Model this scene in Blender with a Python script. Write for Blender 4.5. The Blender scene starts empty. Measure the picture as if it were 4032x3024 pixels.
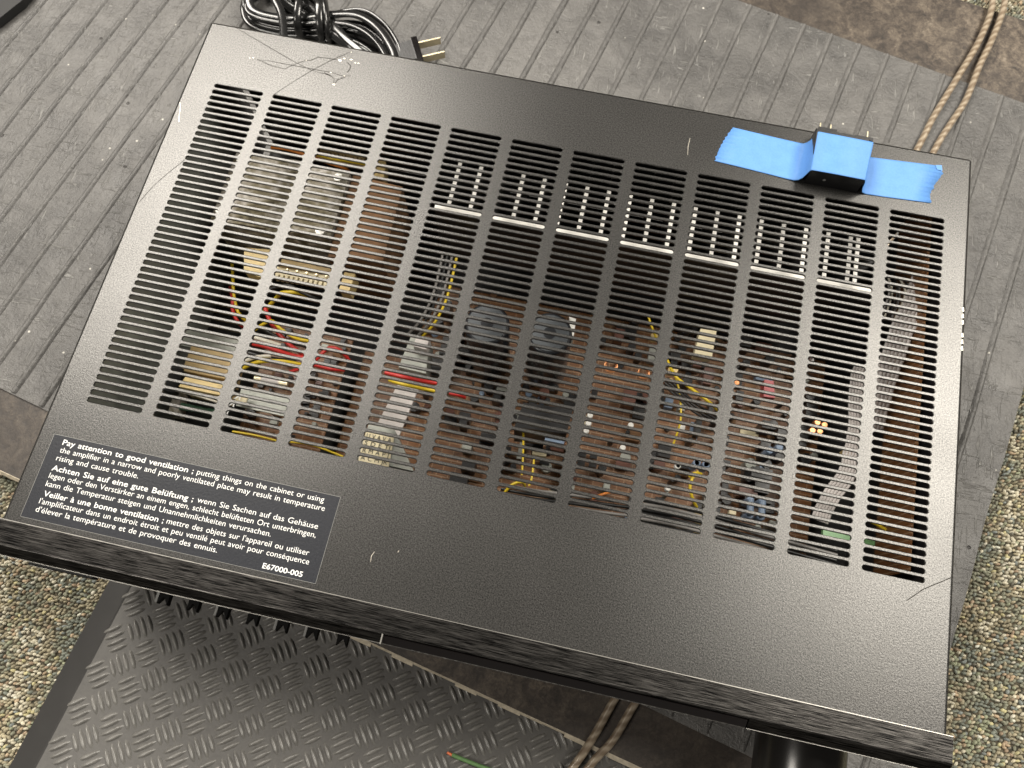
import bpy, bmesh, math, random
import numpy as np
from mathutils import Vector, Matrix
from mathutils import noise as mnoise
random.seed(7); rng = np.random.default_rng(7)
R = math.radians
S = bpy.context.scene
COL = S.collection

# ------------------------------------------------------------------ camera
T = 0.142                       # height of the amplifier's lid above the carpet
cam = bpy.data.cameras.new('camera'); co = bpy.data.objects.new('camera', cam); COL.objects.link(co)
right = Vector((.976815, .214086, .000212)); up = Vector((-.202843, .925197, .320726)); back = Vector((.068467, -.313333, .947172))
M3 = Matrix((right, up, back)).transposed()
co.matrix_world = Matrix.Translation((.245487, -.010012, T + .37872)) @ M3.to_4x4()
cam.sensor_width = 36; cam.lens = 36 * 3200 / 4032
cam.clip_start = .01; cam.clip_end = 50
cam.dof.use_dof = True; cam.dof.focus_distance = .40; cam.dof.aperture_fstop = 20.0
S.camera = co

# ------------------------------------------------------------------ light of the room
w = bpy.data.worlds.new('World'); S.world = w; w.use_nodes = True
w.node_tree.nodes['Background'].inputs[0].default_value = (1.0, .93, .84, 1)
w.node_tree.nodes['Background'].inputs[1].default_value = .07
def area(name, loc, sx, sy, power, col):
    l = bpy.data.lights.new(name, 'AREA'); l.shape = 'RECTANGLE'; l.size = sx; l.size_y = sy; l.energy = power; l.color = col
    o = bpy.data.objects.new(name, l); COL.objects.link(o); o.location = loc
    return o
area('ceiling_lamp_left', (-.84, 1.08, 1.75), 1.0, 1.25, 80, (1, .94, .85))
area('ceiling_lamp_right', (1.25, .80, 1.75), .8, 1.15, 67, (1, .94, .84))
area('front_fill_lamp', (-.75, -.85, 1.75), .6, .6, 22, (1, .94, .85))  # unseen lamp added as fill on the tread mat and front shadow
S.view_settings.view_transform = 'Standard'; S.view_settings.look = 'None'; S.view_settings.exposure = 0; S.view_settings.gamma = 1

# ------------------------------------------------------------------ material helpers
MATS = {}
class N:
    def __init__(s, name):
        s.m = bpy.data.materials.new(name); s.m.use_nodes = True; s.t = s.m.node_tree
        s.b = s.t.nodes['Principled BSDF']; MATS[name] = s.m
    def n(s, t, **k):
        o = s.t.nodes.new(t)
        for a, v in k.items():
            if a in ('inp',):
                for i, x in v.items():
                    if hasattr(x, 'is_linked') or isinstance(x, bpy.types.NodeSocket): s.t.links.new(x, o.inputs[i])
                    else: o.inputs[i].default_value = x
            else: setattr(o, a, v)
        return o
    def coord(s, kind='Object', scale=(1,1,1), rot=(0,0,0)):
        c = s.n('ShaderNodeTexCoord'); m = s.n('ShaderNodeMapping', inp={0: c.outputs[kind], 'Scale': scale, 'Rotation': rot}); return m.outputs[0]
    def noise(s, vec, scale, detail=2, rough=.5, dist=0):
        return s.n('ShaderNodeTexNoise', inp={'Vector': vec, 'Scale': scale, 'Detail': detail, 'Roughness': rough, 'Distortion': dist}).outputs[0]
    def ramp(s, fac, stops):
        r = s.n('ShaderNodeValToRGB', inp={0: fac}); e = r.color_ramp.elements
        while len(e) < len(stops): e.new(.5)
        for i, (p, c) in enumerate(stops):
            e[i].position = p; e[i].color = (*c, 1) if isinstance(c, tuple) else (c, c, c, 1)
        return r.outputs[0]
    def mix(s, f, a, b, mode='MIX'):
        o = s.n('ShaderNodeMix', data_type='RGBA', blend_type=mode)
        for i, x in ((0, f), (6, a), (7, b)):
            if isinstance(x, bpy.types.NodeSocket): s.t.links.new(x, o.inputs[i])
            elif i == 0: o.inputs[i].default_value = x
            else: o.inputs[i].default_value = (*x, 1)
        return o.outputs[2]
    def math(s, op, a, b=0.0, c=0.0):
        o = s.n('ShaderNodeMath', operation=op)
        for i, x in enumerate((a, b, c)):
            if isinstance(x, bpy.types.NodeSocket): s.t.links.new(x, o.inputs[i])
            else: o.inputs[i].default_value = x
        return o.outputs[0]
    def bump(s, h, strength, dist):
        return s.n('ShaderNodeBump', inp={'Height': h, 'Strength': strength, 'Distance': dist}).outputs[0]
    def set(s, **k):
        nm = dict(col='Base Color', rough='Roughness', metal='Metallic', spec='Specular IOR Level', norm='Normal', coat='Coat Weight', croug='Coat Roughness', trans='Transmission Weight', aniso='Anisotropic', alpha='Alpha', ior='IOR')
        for a, x in k.items():
            i = s.b.inputs[nm[a]]
            if isinstance(x, bpy.types.NodeSocket): s.t.links.new(x, i)
            elif a == 'col': i.default_value = (*x, 1)
            else: i.default_value = x
        return s.m
def plain(name, col, rough=.5, metal=0, var=.25, scale=300, spec=.5, coat=0, bump=0):
    a = N(name); v = a.coord(); f = a.noise(v, scale, 4, .6)
    c = a.mix(f, tuple(x * (1 - var) for x in col), tuple(min(1, x * (1 + var)) for x in col))
    k = dict(col=c, rough=rough, metal=metal, spec=spec, coat=coat)
    if bump: k['norm'] = a.bump(f, bump, .0003)
    return a.set(**k)

# lid: black powder coat with a fine grain and faint smudges
a = N('powder_coat'); v = a.coord()
g1 = a.noise(v, 1500, 2, .7); g2 = a.noise(v, 520, 3, .6); sm = a.noise(v, 9, 4, .6, .4)
base = a.mix(a.ramp(g1, [(.32, 0.), (.68, 1.)]), (.012, .0119, .0117), (.088, .0855, .0815))
a.set(col=base, rough=a.n('ShaderNodeMapRange', inp={0: sm, 1: .3, 2: .7, 3: .27, 4: .33}).outputs[0], spec=.8, metal=.6,
      norm=a.bump(a.math('ADD', g1, a.math('MULTIPLY', g2, .6)), .5, .00011))
# brushed front panel: grooves along X
a = N('brushed_black_metal'); v = a.coord(scale=(70, 2600, 2600)); g = a.noise(v, 1, 3, .75)
v2 = a.coord(scale=(14, 420, 420)); g2 = a.noise(v2, 1, 2, .6)
gr = a.ramp(g, [(.42, 0.), (.66, 1.)])
a.set(col=a.mix(gr, (.0015, .0015, .0015), (.10, .095, .09)), metal=.88, rough=a.n('ShaderNodeMapRange', inp={0: g2, 1: .3, 2: .7, 3: .26, 4: .36}).outputs[0], spec=.4, norm=a.bump(g, .5, .00007))
# ribbed mat: scuffed dark grey plastic
a = N('scuffed_grey_plastic'); v = a.coord()
big = a.noise(v, 8, 5, .6, .5); wr = a.noise(v, 48, 8, .72, .7); fine = a.noise(v, 420, 3, .7)
vs = a.coord(scale=(1, .14, 1), rot=(0, 0, R(35))); scr = a.noise(vs, 420, 2, .6, .7)
vs2 = a.coord(scale=(.16, 1, 1), rot=(0, 0, R(15))); scr2 = a.noise(vs2, 380, 2, .6, .9)
scm = a.math('MAXIMUM', a.ramp(scr, [(.61, 0.), (.72, 1.)]), a.ramp(scr2, [(.63, 0.), (.73, 1.)]))
vo = a.n('ShaderNodeTexVoronoi', inp={'Vector': v, 'Scale': 95.})
spk = a.math('MULTIPLY', a.ramp(vo.outputs['Distance'], [(.05, 1.), (.09, 0.)]), a.ramp(vo.outputs['Color'], [(.72, 0.), (.75, 1.)]))
vo2 = a.n('ShaderNodeTexVoronoi', inp={'Vector': v, 'Scale': 60.})
pit = a.math('MULTIPLY', a.ramp(vo2.outputs['Distance'], [(.06, 1.), (.09, 0.)]), a.ramp(vo2.outputs['Color'], [(.7, 0.), (.72, 1.)]))
c = a.mix(a.ramp(a.math('ADD', a.math('MULTIPLY', big, .5), a.math('MULTIPLY', wr, .5)), [(.38, 0.), (.62, 1.)]), (.030, .029, .028), (.125, .121, .115)); c = a.mix(a.math('MULTIPLY', fine, .5), c, (.13, .125, .12))
c = a.mix(a.math('MULTIPLY', scm, .4), c, (.30, .295, .28)); c = a.mix(a.math('MULTIPLY', spk, .85), c, (.6, .58, .52)); c = a.mix(a.math('MULTIPLY', pit, .8), c, (.015, .013, .012))
h = a.math('ADD', a.math('MULTIPLY', wr, 1.0), a.math('MULTIPLY', scm, .5)); h = a.math('ADD', h, a.math('MULTIPLY', fine, .4)); h = a.math('SUBTRACT', h, pit)
a.set(col=c, rough=a.n('ShaderNodeMapRange', inp={0: wr, 1: .3, 2: .7, 3: .36, 4: .5}).outputs[0], spec=.5, norm=a.bump(h, .6, .0022))
# tread mat rubber
a = N('tread_rubber'); v = a.coord(); big = a.noise(v, 10, 5, .6); fine = a.noise(v, 300, 4, .7)
a.set(col=a.mix(a.math('MULTIPLY', a.math('ADD', big, fine), .5), (.035, .033, .031), (.12, .115, .107)), rough=.45, spec=.4, norm=a.bump(fine, .35, .0006))
plain('worn_lit_tread', (.15, .145, .135), .30, var=.5, scale=160, bump=.3); plain('smooth_rubber', (.022, .021, .02), .5, var=.4, scale=40)
# brown stained board
a = N('stained_hardboard'); v = a.coord(); big = a.noise(v, 9, 6, .65, .6); mid = a.noise(v, 55, 6, .7, 1.2); fine = a.noise(v, 330, 5, .75, 1.)
f = a.math('ADD', a.math('MULTIPLY', mid, .55), a.math('MULTIPLY', fine, .45))
c = a.ramp(f, [(.38, (.012, .009, .007)), (.47, (.05, .038, .029)), (.58, (.14, .112, .084)), (.68, (.27, .23, .18))])
c = a.mix(a.ramp(big, [(.38, 0.), (.62, .75)]), c, (.03, .024, .020))
a.set(col=c, rough=.5, spec=.45, norm=a.bump(f, .4, .0008))
plain('board_edge', (.50, .44, .34), .8, var=.5, scale=400)
# carpet base and loops
a = N('carpet_base'); v = a.coord(); vo = a.n('ShaderNodeTexVoronoi', inp={'Vector': v, 'Scale': 420.})
c = a.ramp(vo.outputs['Color'], [(.0, (.03, .035, .025)), (.4, (.12, .10, .06)), (.7, (.2, .17, .11)), (1., (.07, .04, .025))])
a.set(col=a.mix(.6, c, (.02, .018, .014)), rough=.95, norm=a.bump(vo.outputs['Distance'], 1., .002))
a = N('carpet_yarn'); at = a.n('ShaderNodeAttribute', attribute_name='yarn'); v = a.coord(); f = a.noise(v, 2200, 2, .7)
a.set(col=a.mix(a.math('MULTIPLY', f, .35), at.outputs['Color'], (.08, .07, .05)), rough=.85, spec=.25, norm=a.bump(f, .6, .0005))
# painter's tape
a = N('blue_tape'); v = a.coord(); f = a.noise(v, 900, 3, .6); g = a.noise(v, 160, 3, .6)
a.set(col=a.mix(a.math('MULTIPLY', a.math('ADD', f, g), .5), (.07, .20, .50), (.14, .33, .70)), rough=.55, spec=.35, norm=a.bump(f, .35, .0004))
a = N('label_film'); v = a.coord(); f = a.noise(v, 900, 3, .6)
a.set(col=a.mix(f, (.006, .007, .010), (.020, .022, .029)), rough=.42, spec=.28, norm=a.bump(f, .3, .0003))
plain('label_ink', (.80, .80, .78), .5, var=.04)
plain('label_border', (.22, .22, .21), .5, var=.3, scale=900)
plain('black_plastic', (.012, .012, .013), .32, var=.3, bump=.2)
plain('black_cord', (.012, .012, .012), .2, var=.2, spec=.6, coat=.5)
plain('knob_plastic', (.010, .009, .008), .24, var=.1, spec=.6); plain('gloss_black', (.006, .005, .005), .06, var=.1, spec=.7, coat=.6)
plain('dark_opening', (.004, .004, .004), .7, spec=.15)
plain('chassis_steel', (.30, .31, .28), .42, metal=.4, var=.3, scale=120)
plain('bare_aluminium', (.62, .61, .57), .35, metal=.6, var=.15); plain('glint_and_trim_metal', (.62, .60, .56), .28, metal=.92, var=.15, spec=.5); plain('heatsink_lit_edge', (.85, .83, .78), .5, metal=.1, var=.08); plain('heatsink_shade', (.02, .02, .02), .45, metal=.2, var=.3)
a = N('dusty_metal'); v = a.coord(); f = a.noise(v, 60, 4, .65, .8); g = a.noise(v, 260, 4, .7)
c = a.ramp(a.math('ADD', a.math('MULTIPLY', f, .7), a.math('MULTIPLY', g, .3)), [(.36, (.05, .042, .025)), (.46, (.16, .14, .09)), (.54, (.32, .295, .25)), (.64, (.60, .57, .53))]); a.set(col=c, rough=.75, spec=.2, metal=0, norm=a.bump(g, .5, .0006))
plain('copper_band', (.17, .095, .05), .8, metal=0, spec=.2, var=.75, scale=110, bump=.5)
plain('copper_wire', (.72, .33, .15), .3, metal=.8)
plain('tan_phenolic', (.45, .33, .16), .6, var=.3, scale=200)
plain('cream_plastic', (.68, .60, .40), .5, var=.12)
plain('relay_yellow', (.72, .55, .25), .45, var=.1)
plain('white_paint', (.75, .74, .70), .5, var=.1)
plain('brass_pin', (.62, .55, .38), .3, metal=.6)
for nm, c in dict(yellow=(.72, .52, .03), red=(.55, .03, .025), white=(.7, .66, .56), orange=(.75, .25, .05), black=(.015, .015, .015), grey=(.22, .21, .2), green=(.12, .3, .12), blue=(.18, .24, .36)).items():
    plain('wire_' + nm, c, .35, var=.15)
plain('green_lacquer', (.20, .42, .18), .35, var=.2); plain('pcb_green', (.03, .12, .06), .4, var=.3)
plain('resistor_blue', (.20, .27, .38), .4, var=.15); plain('film_red', (.42, .06, .07), .25, var=.2, coat=.4); plain('film_brown', (.13, .06, .045), .25, var=.2, coat=.4)
plain('ribbon_grey', (.58, .54, .52), .5, var=.2); plain('cap_sleeve', (.02, .022, .026), .25, var=.3); plain('cap_top', (.08, .09, .1), .35, var=.4, scale=150, spec=.5)
a = N('circuit_board_brown'); v = a.coord(); big = a.noise(v, 30, 4, .6); vo = a.n('ShaderNodeTexVoronoi', inp={'Vector': v, 'Scale': 210.})
dots = a.ramp(vo.outputs['Distance'], [(.10, 1.), (.16, 0.)]); tr = a.n('ShaderNodeTexBrick', inp={'Vector': v, 'Scale': 70.}); 
c = a.mix(big, (.07, .027, .009), (.26, .11, .035)); c = a.mix(a.math('MULTIPLY', dots, .8), c, (.03, .02, .012)); c = a.mix(a.math('MULTIPLY', a.ramp(tr.outputs['Fac'], [(.4, 0.), (.6, 1.)]), .35), c, (.55, .40, .26))
a.set(col=c, rough=.45, spec=.5)
a = N('clear_speaker_jacket'); tc = a.n('ShaderNodeTexCoord'); m = a.n('ShaderNodeMapping', inp={0: tc.outputs['UV'], 'Scale': (1., 1., 1.)})
wv = a.n('ShaderNodeTexWave', wave_type='BANDS', bands_direction='DIAGONAL', inp={'Vector': m.outputs[0], 'Scale': 1.0, 'Distortion': 3.5, 'Detail': 3.0, 'Detail Scale': 1.5}); v = a.coord(); f = a.noise(v, 260, 3, .6)
c = a.ramp(wv.outputs['Fac'], [(.1, (.19, .14, .095)), (.55, (.28, .225, .165)), (.95, (.40, .335, .25))]); c = a.mix(a.math('MULTIPLY', f, .5), c, (.24, .19, .135))
a.set(col=c, rough=.28, metal=.1, coat=.7, croug=.1, norm=a.bump(wv.outputs['Fac'], .3, .0004))
plain('scratch_dark', (.03, .027, .024), .8, spec=.05); plain('scratch_bright', (.62, .58, .5), .35, metal=.4)
plain('dust_fleck', (.75, .70, .6), .8); plain('soft_black', (.012, .012, .012), .6)
plain('leaf_green', (.10, .20, .07), .6, var=.3); plain('tip_orange', (.65, .16, .06), .5)
plain('grey_knob_side', (.28, .28, .27), .4)

# ------------------------------------------------------------------ mesh helpers
class MB:
    def __init__(s): s.v = []; s.f = []; s.sm = []; s.uv = {}
    def add(s, vs, fs, smooth=False):
        b = len(s.v); s.v += [tuple(x) for x in vs]; s.f += [tuple(i + b for i in f) for f in fs]; s.sm += [smooth] * len(fs); return s
    def box(s, x0, x1, y0, y1, z0, z1):
        return s.add([(x0,y0,z0),(x1,y0,z0),(x1,y1,z0),(x0,y1,z0),(x0,y0,z1),(x1,y0,z1),(x1,y1,z1),(x0,y1,z1)],
                     [(0,3,2,1),(4,5,6,7),(0,1,5,4),(1,2,6,5),(2,3,7,6),(3,0,4,7)])
    def bbox(s, x0, x1, y0, y1, z0, z1, b):
        # box with chamfered upper edges
        r0 = [(x0,y0),(x1,y0),(x1,y1),(x0,y1)]; r1 = [(x0+b,y0+b),(x1-b,y0+b),(x1-b,y1-b),(x0+b,y1-b)]
        vs = [(x,y,z0) for x,y in r0] + [(x,y,z1-b) for x,y in r0] + [(x,y,z1) for x,y in r1]
        fs = [(3,2,1,0)] + [(i,(i+1)%4,4+(i+1)%4,4+i) for i in range(4)] + [(4+i,4+(i+1)%4,8+(i+1)%4,8+i) for i in range(4)] + [(8,9,10,11)]
        return s.add(vs, fs)
    def prism(s, pts, z0, z1):
        a = sum(pts[i][0]*pts[(i+1)%len(pts)][1] - pts[(i+1)%len(pts)][0]*pts[i][1] for i in range(len(pts)))
        if a < 0: pts = list(pts)[::-1]
        n = len(pts); vs = [(p[0],p[1],z0) for p in pts] + [(p[0],p[1],z1) for p in pts]
        return s.add(vs, [tuple(range(n-1,-1,-1)), tuple(range(n,2*n))] + [(i,(i+1)%n,n+(i+1)%n,n+i) for i in range(n)])
    def cyl(s, c, r, z0, z1, n=24, b=0.0):
        ang = [2*math.pi*i/n for i in range(n)]
        rings = [(r, z0), (r, z1-b)] + ([(r-b*.3, z1-b*.3), (r-b, z1)] if b else [])
        vs = [(c[0]+q*math.cos(t), c[1]+q*math.sin(t), z) for q, z in rings for t in ang]
        fs = [(k*n+i, k*n+(i+1)%n, (k+1)*n+(i+1)%n, (k+1)*n+i) for k in range(len(rings)-1) for i in range(n)]
        s.add(vs, fs, True); m = len(rings)
        return s.add([(c[0]+rings[-1][0]*math.cos(t), c[1]+rings[-1][0]*math.sin(t), z1) for t in ang], [tuple(range(n))])
    def tube(s, pts, r, n=8, prof=None, closed=False, smooth=True):
        P = [Vector(p) for p in pts]
        if len(P) > 2 or closed: P = spline(P, closed)
        m = len(P); up0 = Vector((0,0,1)); vs = []; L = 0
        prof = prof or [(r*math.cos(2*math.pi*i/n), r*math.sin(2*math.pi*i/n)) for i in range(n)]
        n = len(prof); base = len(s.v); side0 = None
        for i, p in enumerate(P):
            d = (P[(i+1) % m] - P[i-1]) if closed else (P[min(i+1, m-1)] - P[max(i-1, 0)])
            d.normalize(); sd = d.cross(up0)
            if sd.length < .05: sd = side0 or Vector((1,0,0))
            sd.normalize()
            if side0 is not None:
                if sd.dot(side0) < 0 and abs(d.z) > .5: sd = -sd
            side0 = sd; u = sd.cross(d)
            vs += [tuple(p + sd*a + u*b) for a, b in prof]
        fs = []; k = m if closed else m-1
        for i in range(k):
            for j in range(n): fs.append((i*n+j, i*n+(j+1)%n, ((i+1)%m)*n+(j+1)%n, ((i+1)%m)*n+j))
        b = len(s.v); f0 = len(s.f); s.add(vs, fs, smooth)
        L = [0]
        for i in range(1, m+1): L.append(L[-1] + (P[i % m]-P[i-1]).length)
        q = f0
        for i in range(k):
            for j in range(n):
                s.uv[q] = [(L[i]*90, j/n*1.5), (L[i]*90, (j+1)/n*1.5), (L[i+1]*90, (j+1)/n*1.5), (L[i+1]*90, j/n*1.5)]; q += 1
        if not closed: s.add(vs[:n], [tuple(range(n-1,-1,-1))]); s.add(vs[-n:], [tuple(range(n))])
        return s
    def build(s, name, mat, parent=None):
        me = bpy.data.meshes.new(name); me.from_pydata(s.v, [], s.f)
        me.polygons.foreach_set('use_smooth', s.sm)
        if s.uv:
            ul = me.uv_layers.new(name='UVMap')
            for p in me.polygons:
                if p.index in s.uv:
                    for k, li in enumerate(p.loop_indices): ul.data[li].uv = s.uv[p.index][k]
        for m in (mat if isinstance(mat, (list, tuple)) else [mat]): me.materials.append(MATS[m])
        o = bpy.data.objects.new(name, me); COL.objects.link(o)
        if parent: adopt(o, parent)
        return o
def spline(P, closed=False, k=5):
    out = []; n = len(P)
    for i in range(n if closed else n-1):
        g = (lambda j: P[j % n]) if closed else (lambda j: P[max(0, min(n-1, j))])
        a, b, c, d = g(i-1), g(i), g(i+1), g(i+2)
        for q in range(k):
            t = q/k; out.append(.5*((2*b)+(c-a)*t+(2*a-5*b+4*c-d)*t*t+(3*b-a-3*c+d)*t**3))
    if not closed: out.append(P[-1].copy())
    return out
WLOC = {}
def wl(o): return WLOC.get(o.name, Vector(o.location))
def adopt(o, parent):
    o.parent = parent; off = wl(parent); pos = Vector(o.location)
    WLOC[o.name] = pos; o.location = pos - off
def thing(name, label, cat, loc, group=None):
    o = bpy.data.objects.new(name, None); COL.objects.link(o); o.location = loc; o['label'] = label; o['category'] = cat
    if group: o['group'] = group
    o.empty_display_size = .02; WLOC[o.name] = Vector(loc); return o
def tag(o, label, cat, group=None):
    o['label'] = label; o['category'] = cat
    if group: o['group'] = group
def piece(src, loc, parent, rot=0):                # same mesh again, placed elsewhere
    o = src.copy(); COL.objects.link(o); o.parent = parent; o.location = Vector(loc) - wl(parent); o.rotation_euler = (0, 0, rot); return o

# ================================================================== SETTING
def structure(o): o['kind'] = 'structure'; return o
structure(MB().add([(-3,-3,0),(3,-3,0),(3,3,0),(-3,3,0)], [(0,1,2,3)]).build('carpet', 'carpet_base'))

# carpet loops where the carpet shows
PAL = np.array([(.46,.40,.25),(.36,.30,.17),(.55,.50,.36),(.24,.20,.11),(.16,.17,.11),(.10,.13,.11),(.22,.25,.14),(.28,.17,.09),(.42,.28,.15),(.50,.44,.18),(.14,.18,.19),(.07,.065,.05),(.62,.58,.46)])
def loops(regions, name):
    tv = []; cols = []; faces = []
    nr = 6; ang = np.arange(nr)*2*np.pi/nr
    tmpl = [(0,0,1.)] + [(np.cos(t)*.72, np.sin(t)*.72, .7) for t in ang] + [(np.cos(t), np.sin(t), -.1) for t in ang]
    tmpl = np.array(tmpl); tf = [(0,1+i,1+(i+1)%nr) for i in range(nr)] + [(1+i,7+i,7+(i+1)%nr,1+(i+1)%nr) for i in range(nr)]
    k = 0
    for (x0,x1,y0,y1,rot) in regions:
        p = .00245; nx = int((x1-x0)/p); ny = int((y1-y0)/(p*.9))
        for j in range(ny):
            for i in range(nx):
                x = x0+(i+.5*(j%2))*p+rng.normal(0,.00042); y = y0+j*p*.9+rng.normal(0,.00042)
                a = rng.normal(.6,.5); ex = .00155*rng.uniform(.85,1.25); ey = .00098*rng.uniform(.8,1.2); ez = .0016*rng.uniform(.6,1.3)
                q = tmpl*np.array([ex,ey,ez]); tilt = rng.normal(0,.28); q[:,2] += q[:,0]*tilt
                c,s_ = math.cos(a),math.sin(a); r = np.stack([q[:,0]*c-q[:,1]*s_+x, q[:,0]*s_+q[:,1]*c+y, q[:,2]+.0004],1)
                tv.append(r); b = k*13
                faces += [tuple(v+b for v in f) for f in tf]; k += 1
                n1 = mnoise.noise((x*32,y*32,0)); n2 = mnoise.noise((x*26,y*26,7.)); 
                if rng.random() < .55: ci = int((n1+1)*3.2+abs(n2)*5) % len(PAL)
                else: ci = rng.integers(len(PAL))
                pc_ = PAL[ci]; pc_ = pc_*.68+pc_.mean()*.14+np.array([.10,.096,.078]); cols.append(np.minimum(.7,pc_*rng.uniform(.9,1.3)))
    V = np.concatenate(tv); me = bpy.data.meshes.new(name); me.from_pydata(V.tolist(), [], faces)
    me.polygons.foreach_set('use_smooth', [True]*len(faces))
    at = me.color_attributes.new('yarn','FLOAT_COLOR','POINT'); cc = np.ones((len(V),4),np.float32); cc[:,:3] = np.repeat(np.array(cols),13,axis=0)
    at.data.foreach_set('color', cc.ravel()); me.materials.append(MATS['carpet_yarn'])
    o = bpy.data.objects.new(name, me); COL.objects.link(o); return o
cl = loops([(.465,.66,-.09,.26,0),(.5,.66,.26,.42,0),(.45,.66,.51,.64,0),(-.19,.012,-.18,.055,0)], 'carpet_loops')
tag(cl, 'speckled beige, olive and rust carpet loops covering the floor', 'carpet pile'); cl['kind'] = 'stuff'

# tread mat with raised bars
tm = thing('tread_mat', 'dark grey rubber mat with raised checker tread bars at the lower left', 'mat', (.2,-.1,0))
def tread_pt(u, v): return (-.0095+u*math.cos(R(-9))+v*math.sin(R(9)), -.02+u*math.sin(R(-9))+v*math.cos(R(9)))
z0, z1 = .0012, .0062
sheet = [(0,.1),(0,-.5),(.47,-.5),(.47,.1)]
inner = [(.0155,.085),(.0155,-.485),(.455,-.485),(.455,.085)]
mb = MB(); o_ = [tread_pt(*p) for p in sheet]; i_ = [tread_pt(*p) for p in inner]
mb.add([(x,y,.0012) for x,y in o_]+[(x,y,.0026) for x,y in o_]+[(x,y,z1) for x,y in i_], [(0,1,2,3)])
mb.v = [(x,y,z1) for x,y in i_]; mb.build('rubber_sheet', 'tread_rubber', tm)
mb = MB(); mb.add([(x,y,.0008) for x,y in o_]+[(x,y,.0022) for x,y in o_]+[(x,y,z1+.0003) for x,y in i_]+[(x*.995+.2*.005,y*.995-.1*.005,z1) for x,y in i_], [(q*4+i,q*4+(i+1)%4,(q+1)*4+(i+1)%4,(q+1)*4+i) for q in range(3) for i in range(4)])
mb.build('ramp_edge', 'smooth_rubber', tm)
mb = MB(); c1 = Vector((.00925,-.01285,0)); c2 = Vector((.01225,.00885,0)); org = Vector((.0214,-.0407,0))
n = 10
for i in range(-22, 30):
    for j in range(-30, 36):
        c = org + c1*i + c2*j
        if not (-.012 < c.x < .44 and -.22 < c.y): continue
        if c.x*.1908 + c.y*.9816 > .022: continue
        du = (c.x+.0095)*math.cos(R(-9)) + (c.y+.02)*math.sin(R(-9))
        if du < .021: continue
        d = c1.normalized() if (i+j) % 2 == 0 else c2.normalized()
        e = Vector((-d.y, d.x, 0))
        for k in range(4):
            m = c + e*((k-1.5)*.0040); hl = (.0072 if k in (1,2) else .0062)*random.uniform(.94,1.05); hw = .00165; hh = .0017
            vs = []
            for (f_, z_) in ((1,0),(.62,hh*.75),(.25,hh)):
                for t in range(n):
                    a_ = 2*math.pi*t/n; cx = math.cos(a_); sx = math.sin(a_)
                    vs.append(tuple(m + d*(hl*(.35+.65*f_)*cx*(1 if abs(cx)>.1 else 1)) + e*(hw*f_*sx) + Vector((0,0,z1-.0002+z_))))
            fs = [(q*n+t, q*n+(t+1)%n, (q+1)*n+(t+1)%n, (q+1)*n+t) for q in range(2) for t in range(n)] + [tuple(range(2*n,3*n))]
            mb.add(vs, fs, True)
tb = mb.build('tread_bars', 'worn_lit_tread', tm); tb['kind'] = 'stuff'  # bars paler than the sheet: worn tops plus highlights put into colour

# brown board
def bd(u, v): return (u*.9816+v*.1908, -u*.1908+v*.9816)
bdm = thing('brown_board', 'large stained brown board lying under the ribbed mat', 'board', (0,.2,.0075))
ec = [bd(-1.2,.012), bd(.468,.012), bd(.468,.63), bd(-1.2,.63)]
zb = .0075; zt = .0103
MB().prism(ec, zb, zt).build('board_panel', 'stained_hardboard', bdm)
mb = MB()
for (p, q) in ((ec[0], ec[1]),):
    N_ = 120
    for k in range(N_):
        a_ = Vector(p).lerp(Vector(q), k/N_); b_ = Vector(p).lerp(Vector(q), (k+1)/N_); nrm = Vector((-.1908,-.9816)); wd = .0017*random.uniform(.5,1.5)
        mb.add([(a_.x,a_.y,zt+.0002),(b_.x,b_.y,zt+.0002),(b_.x+nrm.x*wd,b_.y+nrm.y*wd,zb+.0004),(a_.x+nrm.x*wd,a_.y+nrm.y*wd,zb+.0004),(a_.x-nrm.x*.0004,a_.y-nrm.y*.0004,zt+.0002),(b_.x-nrm.x*.0004,b_.y-nrm.y*.0004,zt+.0002)], [(3,2,1,0),(0,1,5,4)])
mb.build('frayed_edge', 'board_edge', bdm)

# ribbed mat
def mt(u, v): return (u*.9751+v*.2215, -u*.2215+v*.9751)
mat_t = thing('ribbed_mat', 'scuffed grey plastic mat with parallel ribs under the amplifier', 'mat', (.1,.25,.0103))
MZ = .0122
mb = MB(); nu, nv = 40, 26; U0, U1, V0, V1 = -.42, .4755, .0545, .5645
gr = []
for j in range(nv+1):
    for i in range(nu+1):
        u = U0+(U1-U0)*i/nu; v = V0+(V1-V0)*j/nv; uu = u
        if j in (0, nv): v += mnoise.noise((u*30,v*3,0))*.0006
        if i == nu: uu += mnoise.noise((0,v*14,3))*.0018
        x, y = mt(uu, v); gr.append((x, y, MZ+mnoise.noise((u*9,v*9,1))*.0005))
fs = [(j*(nu+1)+i, j*(nu+1)+i+1, (j+1)*(nu+1)+i+1, (j+1)*(nu+1)+i) for j in range(nv) for i in range(nu)]
mb.add(gr, fs, True)
rim = [i for i in range(nu+1)] + [j*(nu+1)+nu for j in range(1,nv+1)] + [nv*(nu+1)+i for i in range(nu-1,-1,-1)] + [j*(nu+1) for j in range(nv-1,0,-1)]
mb.add([gr[i] for i in rim]+[(gr[i][0],gr[i][1],.0104) for i in rim], [(len(rim)+k, len(rim)+(k+1)%len(rim), (k+1)%len(rim), k) for k in range(len(rim))])
mb.build('mat_sheet', 'scuffed_grey_plastic', mat_t)
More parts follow.
